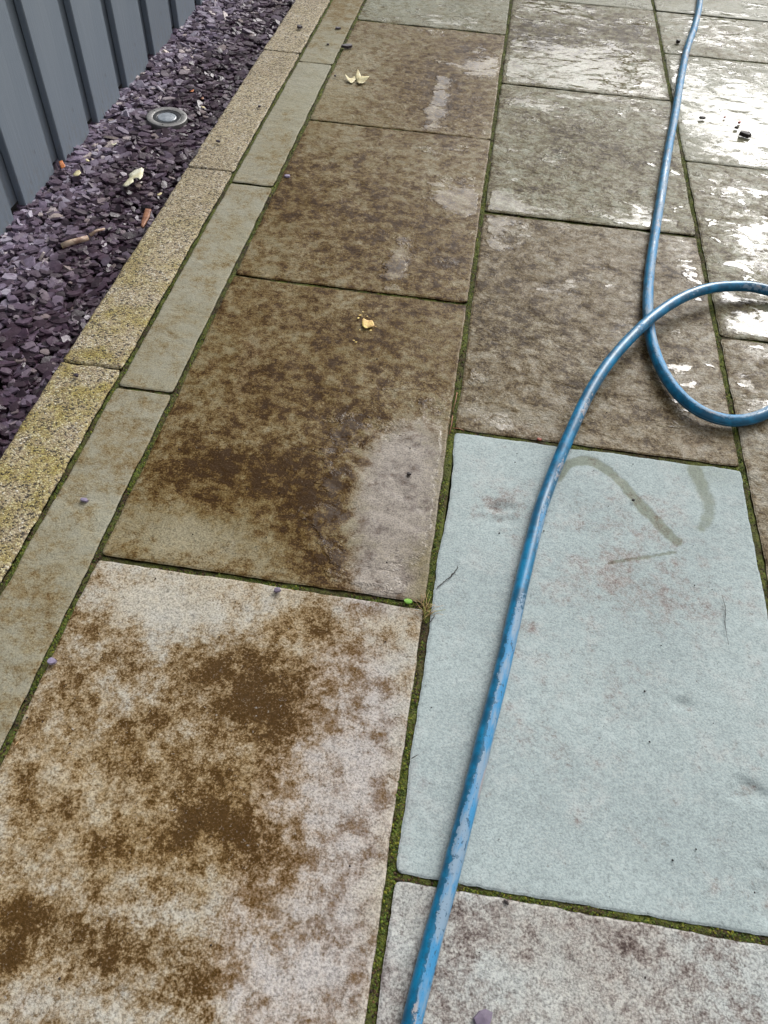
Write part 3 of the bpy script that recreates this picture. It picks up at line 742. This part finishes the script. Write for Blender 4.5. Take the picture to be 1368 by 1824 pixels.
# ------------------------------------------------------------------ leaves, twigs, stray bits
def solid_from_outline(name, pts, mat, thick, zf, loc, rot=0.0, subdiv=2):
    """flat irregular piece with its own thickness, bent by zf(x, y)"""
    bm = bmesh.new()
    vs = [bm.verts.new((x, y, 0)) for x, y in pts]
    f = bm.faces.new(vs)
    bmesh.ops.triangulate(bm, faces=[f])
    bmesh.ops.subdivide_edges(bm, edges=bm.edges[:], cuts=subdiv, use_grid_fill=True)
    top = bm.verts[:]
    g = bmesh.ops.solidify(bm, geom=bm.faces[:], thickness=thick)
    for v in bm.verts: v.co.z += zf(v.co.x, v.co.y)
    me = bpy.data.meshes.new(name); bm.to_mesh(me); bm.free(); me.materials.append(mat)
    for p in me.polygons: p.use_smooth = True
    o = bpy.data.objects.new(name, me); COL.objects.link(o); o.location = loc; o.rotation_euler = (0, 0, rot)
    return o
def tag(o, label, cat, group=None):
    o['label'] = label; o['category'] = cat
    if group: o['group'] = group
    return o
def outline_px(pxs, z):
    """outline traced in the photograph, laid on the ground at height z, relative to its centre"""
    q = np.array([G(px, py, z) for px, py in pxs]); c = q.mean(0); return (q-c).tolist(), c
def tube(name, pts, r0, r1, mat, parent=None, seg=7, caps=True):
    pts = [np.array(p, float) for p in pts]; V, Fc = [], []; n = len(pts)
    for i, c in enumerate(pts):
        t = pts[min(i+1, n-1)]-pts[max(i-1, 0)]; t /= np.linalg.norm(t)
        s = np.cross(t, (0.13, 0.05, 1)); s /= np.linalg.norm(s); u = np.cross(s, t); r = r0+(r1-r0)*i/(n-1)
        for k in range(seg):
            a = 2*math.pi*k/seg; V.append(c + r*(math.cos(a)*s+math.sin(a)*u))
    for i in range(n-1):
        for k in range(seg):
            j = (k+1) % seg; Fc.append((i*seg+k, i*seg+j, (i+1)*seg+j, (i+1)*seg+k))
    if caps: Fc += [tuple(range(seg-1, -1, -1)), tuple((n-1)*seg+k for k in range(seg))]
    return link(name, new_mesh(name, V, Fc, mat, True), parent)

ZB = -0.024
# bleached leaf on the slate
pts, c = outline_px([(218, 331), (231, 316), (229, 312), (240, 303), (253, 301), (257, 306), (255, 319), (250, 325), (245, 321), (238, 321), (239, 328), (226, 334)], ZB)
o = solid_from_outline('leaf', pts, M_LEAFW, 0.0006, lambda x, y: 0.06*x*x*8+0.004*math.sin(x*90), (c[0], c[1], ZB+0.004))
tag(o, 'large bleached white torn leaf lying on the purple slate chippings', 'leaf')
pts, c = outline_px([(130, 314), (136, 307), (142, 306), (146, 313), (140, 318), (133, 317)], ZB)
tag(solid_from_outline('leaf', pts, M_LEAFC, 0.0006, lambda x, y: 0.002*math.sin(x*120), (c[0], c[1], ZB+0.006)), 'small pale cream leaf scrap on slate close to the boarded wall', 'leaf')
pts, c = outline_px([(107, 297), (113, 294), (118, 301), (119, 307), (112, 309), (109, 303)], ZB)
tag(solid_from_outline('leaf', pts, M_LEAFO, 0.0006, lambda x, y: 0.25*abs(x), (c[0], c[1], ZB+0.012)), 'small orange leaf tucked under the notch of the boarded wall', 'leaf')
# three pointed leaf on the paving
c = G(631, 146)
lf = empty('leaf', (c[0], c[1], 0.0), label='cream three-pointed curled leaf on the dull upper left slab', category='leaf')
def lobe(px_pts, curl):
    q = (np.array([G(px, py) for px, py in px_pts])-c)*1.12
    o = solid_from_outline('lobe', q.tolist(), M_LEAFC, 0.0006, lambda x, y: 0.003+curl(x, y), (0, 0, 0)); o.parent = lf; return o
lobe([(616, 138), (619, 140), (623, 142.5), (627.5, 141.5), (630, 138.5), (633.5, 137), (635, 140), (633, 144), (629, 148.5), (626, 149.5), (621, 147)], lambda x, y: max(0, -x-0.01)*0.22)
lobe([(633.5, 137), (635, 132.5), (636.5, 131), (639.5, 135), (642, 141), (638, 144), (633, 143)], lambda x, y: max(0, y-0.01)*0.10)
lobe([(634, 146), (637, 143.5), (643, 142.5), (649, 143.5), (655, 145), (649, 148.5), (645, 151), (638, 151)], lambda x, y: 0.25*abs(y+0.01)+max(0, x-0.03)*0.3)
tube('stalk', [(0.022, 0.004, 0.003), (0.035, 0.009, 0.006), (0.055, 0.009, 0.005), (0.075, 0.004, 0.002)], 0.0009, 0.0006, M_STRAW, lf, 6)
# yellow leaf scrap trodden into the stained slab
pts, c = outline_px([(645, 573), (648, 570.5), (653, 573), (663, 573.5), (666, 579), (667, 584), (661, 585.5), (656, 586.5), (653, 587.5), (649, 587), (645, 583)], 0.0)
tag(solid_from_outline('leaf', pts, M_LEAFY, 0.0006, lambda x, y: 0.004+0.10*abs(x-0.002), (c[0], c[1], 0.0)), 'bright yellow leaf fragment on the brown stained slab', 'leaf')
crumb_pos = [(638, 568, 4), (641, 563, 4), (646, 557, 2.5), (654, 565, 2.5), (660, 590, 3.5), (669, 583, 2.5), (630, 608, 3), (634, 611, 3), (641, 589, 2)]
for px, py, s in crumb_pos:
    q = G(px, py); r = s*0.0007
    o = solid_from_outline('leaf_crumb', [(-r*1.6, -r*.4), (0, -r), (r*1.5, -r*.3), (r, r*.7), (-r*.6, r*.8)], M_LEAFY, 0.0005, lambda x, y: 0.002, (q[0], q[1], 0.001), random.random()*6, 1)
    tag(o, 'tiny yellow leaf crumb beside the yellow leaf fragment on the stained slab', 'leaf crumb', 'yellow leaf crumbs on the stained slab')
# cut twig on the slate
a, b = G(113, 445, ZB), G(158, 431, ZB)
tw = empty('twig', (a[0], a[1], ZB+0.012), label='short thick cut twig with pale bark lying on purple slate', category='twig')
d = b-a
tube('bark', [(0, 0, 0), (d[0]*.3, d[1]*.3, 0.002), (d[0]*.65, d[1]*.65, 0.001), (d[0], d[1], 0.0)], 0.0078, 0.0072, M_BARK, tw, 10)
u = d/np.linalg.norm(d)
tube('cut_end', [(-u[0]*.0012, -u[1]*.0012, 0), (u[0]*.0008, u[1]*.0008, 0)], 0.0068, 0.0071, M_WOODCUT, tw, 10)
tube('cut_end', [(d[0]-u[0]*.0008, d[1]-u[1]*.0008, 0), (d[0]+u[0]*.0012, d[1]+u[1]*.0012, 0)], 0.0066, 0.0064, M_WOODCUT, tw, 10)
a, b = G(162, 426, ZB), G(188, 415, ZB)
tag(tube('bark_sliver', [(a[0], a[1], ZB+.012), ((a[0]+b[0])/2, (a[1]+b[1])/2, ZB+.016), (b[0], b[1], ZB+.012)], 0.005, 0.003, M_BARK), 'thin sliver of pale bark beyond the cut twig on slate', 'bark')
# wood chip against the kerb
pts, c = outline_px([(253, 411), (255, 402), (262, 386), (272, 387), (268, 398), (260, 409), (256, 414)], ZB)
tag(solid_from_outline('wood_chip', pts, M_WOODCHIP, 0.006, lambda x, y: 0.006+0.12*y, (c[0], c[1], ZB+0.008)), 'orange brown wood chip wedged against the concrete kerb', 'wood chip')
for px, py, m, lab in [(343, 168, M_LEAFO, 'orange leaf scrap on dark slate up and right of the ground light'), (361, 181, M_WOODCHIP, 'brown flake of wood among slate right of the ground light'),
                       (363, 197, M_LEAFC, 'cream leaf scrap on dark slate right of the ground light'), (285, 352, M_LEAFC, 'cream scrap by the kerb below the white leaf'), (204, 263, M_LEAFW, 'pale scrap between the wall and the white leaf'),
                       (157, 292, M_LEAFC, 'greenish cream scrap close to the wall left of the white leaf')]:
    q = G(px, py, ZB); r = 0.008
    o = solid_from_outline('leaf_scrap', [(-r*1.3, -r*.5), (-r*.2, -r*.7), (r*1.1, -r*.3), (r*.9, r*.5), (-r*.4, r*.6)], m, 0.0008, lambda x, y: 0.25*abs(x), (q[0], q[1], ZB+0.010), random.random()*6, 1)
    tag(o, lab, 'leaf scrap')
# slate flakes lying loose on the paving and kerb
def flake(px, py, size, mat, lab, aspect=0.6, rot=0.0, th=0.0022, z=0.0, tilt=0.06):
    q = G(px, py, z); rs = random.Random(int(px*7+py)); n = 7; top, bot = [], []
    for i in range(n):
        an = (i+rs.uniform(-.3, .3))*2*math.pi/n; r = rs.uniform(0.8, 1.1)
        x, y = size*r*math.cos(an), size*aspect*r*math.sin(an)
        top.append((x*.9, y*.88, th*2+rs.uniform(-.2, .2)*th)); bot.append((x, y, 0))
    F = [(i, (i+1) % n, 2*n) for i in range(n)] + [(n+i, n+(i+1) % n, (i+1) % n, i) for i in range(n)] + [tuple(n+i for i in range(n-1, -1, -1))]
    o = link('slate_flake', new_mesh('slate_flake', top+bot+[(0, 0, th*2.2)], F, mat, False), None, (q[0], q[1], z+0.0025))
    o.rotation_euler = (tilt, 0.03, rot)
    return tag(o, lab, 'slate flake')
M_FLK = simple('loose_purple_slate', (0.15, 0.12, 0.17), 0.45, 0.25, 80, 0.0006)
M_FLKD = simple('wet_purple_slate', (0.045, 0.033, 0.045), 0.35, 0.3, 80, 0.0006)
M_FLKL = simple('dry_lilac_slate', (0.27, 0.23, 0.33), 0.55, 0.2, 80, 0.0006)
flake(860, 1814, 0.014, M_FLK, 'purple slate flake on the nearest slab right of the hose at the bottom edge', 0.8, 0.5, 0.004)
flake(93, 1180, 0.0085, M_FLKL, 'lilac slate flake on the big stained slab beside its left joint', 0.9, 0.3)
flake(151, 893, 0.0085, M_FLKL, 'lilac slate flake in the middle of the sage edging strip', 0.6, 0.1)
flake(494, 1053, 0.0085, M_FLK, 'purple slate flake at the joint between two stained left slabs', 0.6, 0.2)
flake(512, 316, 0.010, M_FLKL, 'lilac slate flake on the edge of the stained slab below the cream leaf', 0.7, 0.2)
flake(619, 85, 0.024, M_FLKD, 'long dark slate flake lying across the joint above the cream leaf', 0.42, 0.35, 0.004, tilt=0.15)
flake(602, 52, 0.013, M_FLKD, 'dark slate flake near the top of the edging strip', 0.6, 0.2)
flake(534, 51, 0.014, M_FLKD, 'dark slate flake near the far end of the concrete kerb', 0.7, 0.0, 0.004, z=0.006)
flake(584, 81, 0.006, M_FLKD, 'tiny dark slate crumb on the edging strip', 0.6, 0.0)
flake(462, 192, 0.006, M_FLKD, 'tiny dark slate crumb on the kerb beside the edging joint', 0.8, 0.0, z=0.006)
flake(389, 254, 0.008, M_FLKD, 'small dark slate crumb on the kerb right of the ground light', 0.6, 0.0, z=0.006)
flake(597, 137, 0.005, M_FLKD, 'tiny dark crumb on the slab left of the cream leaf', 0.8, 0.0)
flake(137, 671, 0.006, M_FLKD, 'tiny purple slate crumb on the kerb below its joint', 0.8, 0.0, z=0.006)
flake(1326, 243, 0.021, M_DEBRIS, 'largest black leaf debris on the shiny white wet slab', 0.5, -0.35, 0.006, tilt=0.2)
flake(1250, 212, 0.012, M_DEBRIS, 'black debris on the shiny wet slab beside the hose', 0.6, 0.2, 0.003)
flake(1311, 230, 0.007, M_DEBRIS, 'small black crumb between two larger debris bits on the shiny slab', 0.6, 0.2, 0.003)
flake(1207, 77, 0.010, M_DEBRIS, 'black debris beside the hose near the top of the picture', 0.9, 0.2, 0.005)
flake(1316, 221, 0.007, M_RED, 'reddish crumb above the largest debris on the shiny slab', 0.6, 0.6, 0.003)
flake(1290, 211, 0.004, M_RED, 'tiny reddish crumb on the shiny slab', 0.6, 0.2, 0.002)
flake(960, 785, 0.006, M_RED, 'red petal in the mossy joint above the pale green slab', 0.5, -0.2, 0.002, z=-0.004)
flake(728, 846, 0.005, M_DEBRIS, 'dark crumb on the puddled lilac patch', 0.8, 0, 0.002)
flake(1127, 893, 0.003, M_DEBRIS, 'tiny dark crumb on the wet hose mark of the green slab', 0.8, 0, 0.002)
flake(901, 1608, 0.0045, M_DEBRIS, 'dark crumb on the lower part of the green slab above the joint', 0.5, -0.6, 0.001)
# seedling and straw in the joint
c = G(727, 1072)
sdl = empty('seedling', (c[0], c[1], -0.006), label='tiny bright green seedling leaf in the joint between stained slabs', category='plant')
o = solid_from_outline('leaf', [(0.0068*math.cos(a)*1.15, 0.0055*math.sin(a)) for a in np.linspace(0, 2*math.pi, 11)[:-1]], M_LEAFG, 0.0007, lambda x, y: 0.008+9*(x*x+y*y)-0.0, (0, 0, 0)); o.parent = sdl
tube('stem', [(0.001, 0.002, 0), (0.0, 0.001, 0.008)], 0.0009, 0.0007, M_LEAFG, sdl, 5)
c = G(757, 1090)
gt = empty('dry_grass', (c[0], c[1], -0.004), label='wispy dry grass tuft growing where three slab joints meet', category='plant')
rs = random.Random(5)
for i in range(34):
    an = rs.gauss(math.pi/2, 1.3); L = rs.uniform(0.012, 0.034); bx, by = rs.gauss(0, 0.005), rs.gauss(-0.002, 0.010)
    p0 = (bx, by, 0.0); p1 = (bx+L*.45*math.cos(an), by+L*.45*math.sin(an), rs.uniform(0.006, 0.012)); p2 = (bx+L*math.cos(an), by+L*math.sin(an), rs.uniform(0.003, 0.010))
    tube('blade', [p0, p1, p2], 0.0006, 0.0003, M_STRAW if rs.random() < 0.75 else M_STRAWG, gt, 4)
# straws and needles in the joints
def straw(pxa, pxb, lab, mat=M_STRAW, r=0.0009, z=0.002):
    a, b = G(*pxa), G(*pxb); m = (a+b)/2
    tag(tube('straw', [(a[0], a[1], z), (m[0]+0.001, m[1], z+0.003), (b[0], b[1], z)], r, r*.7, mat, None, 5), lab, 'straw')
straw((24, 1334), (33, 1322), 'short tan pine needle by the mossy joint at the left edge', M_STRAW)
straw((806, 742), (800, 775), 'reddish brown stem lying in the joint corner left of the pale green slab', M_WOODCHIP, 0.0012)
straw((814, 700), (806, 735), 'brown stem in the joint above the corner of the pale green slab', M_WOODCHIP, 0.0010)
straw((806, 764), (826, 768), 'brown stem along the top joint of the pale green slab', M_WOODCHIP, 0.0012)
straw((298, 345), (310, 350), 'thin orange stalk on slate', M_LEAFO, 0.0008, -0.015)
straw((733, 1352), (745, 1345), 'dark splinter on left edge of the pale green slab', M_DEBRIS, 0.0007)

# small grit lying about the flags
V, Fc = [], []; rs = random.Random(9)
for i in range(420):
    x, y = rs.uniform(XE, 1.2), rs.uniform(0.05, 4.0); r = rs.uniform(0.0007, 0.0019); o_ = len(V); ph = rs.random()*6
    for k in range(5): V.append((x+r*rs.uniform(.7, 1.3)*math.cos(ph+k*1.2566), y+r*rs.uniform(.7, 1.3)*math.sin(ph+k*1.2566), 0.0002))
    V.append((x, y, 0.0012+r)); Fc += [(o_+k, o_+(k+1) % 5, o_+5) for k in range(5)]
link('grit', new_mesh('grit', V, Fc, M_DEBRIS, False), patio, kind='stuff')

# beyond the far end of the patio, only in reflections: post read from its streak, wall added to grey them
gp = G(1155, 10)*1.7
post = empty('timber_post', (gp[0], gp[1], -0.04), label='plain upright timber post standing at the far end of the patio', category='post')
link('shaft', box_mesh('shaft', -0.05, 0.05, -0.05, 0.05, 0, 2.3, M_BARK, 0.004), post)
link('cap', box_mesh('cap', -0.062, 0.062, -0.062, 0.062, 2.302, 2.33, M_BARK, 0.004), post)
M_REND = simple('pale_render', (0.42, 0.43, 0.45), 0.85, 0.12, 6, 0.002)
gw = empty('added_wall', (1.5, 9.2, -0.15), label='added unseen pale rendered wall greying the reflections in the far slabs', category='wall')
link('render', box_mesh('render', -7, 7, 0, 0.2, 0, 1.75, M_REND, 0.01), gw)
link('coping', box_mesh('coping', -7.03, 7.03, -0.04, 0.24, 1.752, 1.82, M_REND, 0.01), gw)

# hairline cracks in the pale green slab
def crack(pxs, w):
    pts = smooth_path([G(*q) for q in pxs], 5); V, Fc = [], []
    for i, c in enumerate(pts):
        t = pts[min(i+1, len(pts)-1)]-pts[max(i-1, 0)]; t = t/np.linalg.norm(t); nn = np.array([-t[1], t[0]])
        ww = w*(0.25+0.75*math.sin(math.pi*min(1, (i+1)/len(pts)*0.9)))*random.uniform(0.6, 1.3)
        c = c+nn*random.gauss(0, 0.0006)
        V += [(*(c-nn*ww), 0.0022), (*(c+nn*ww), 0.0022), (c[0], c[1], -0.002)]
        if i:
            o_ = (i-1)*3; Fc += [(o_, o_+1, o_+4, o_+3)]
    link('crack', new_mesh('crack', V, Fc, M_SOIL, False), patio)
crack([(776, 1051), (788, 1040), (801, 1030), (811, 1019), (816, 1008)], 0.0013)
crack([(758, 1118), (766, 1108), (774, 1098)], 0.0009)
crack([(1285, 1060), (1292, 1085), (1290, 1110), (1297, 1150)], 0.0006)
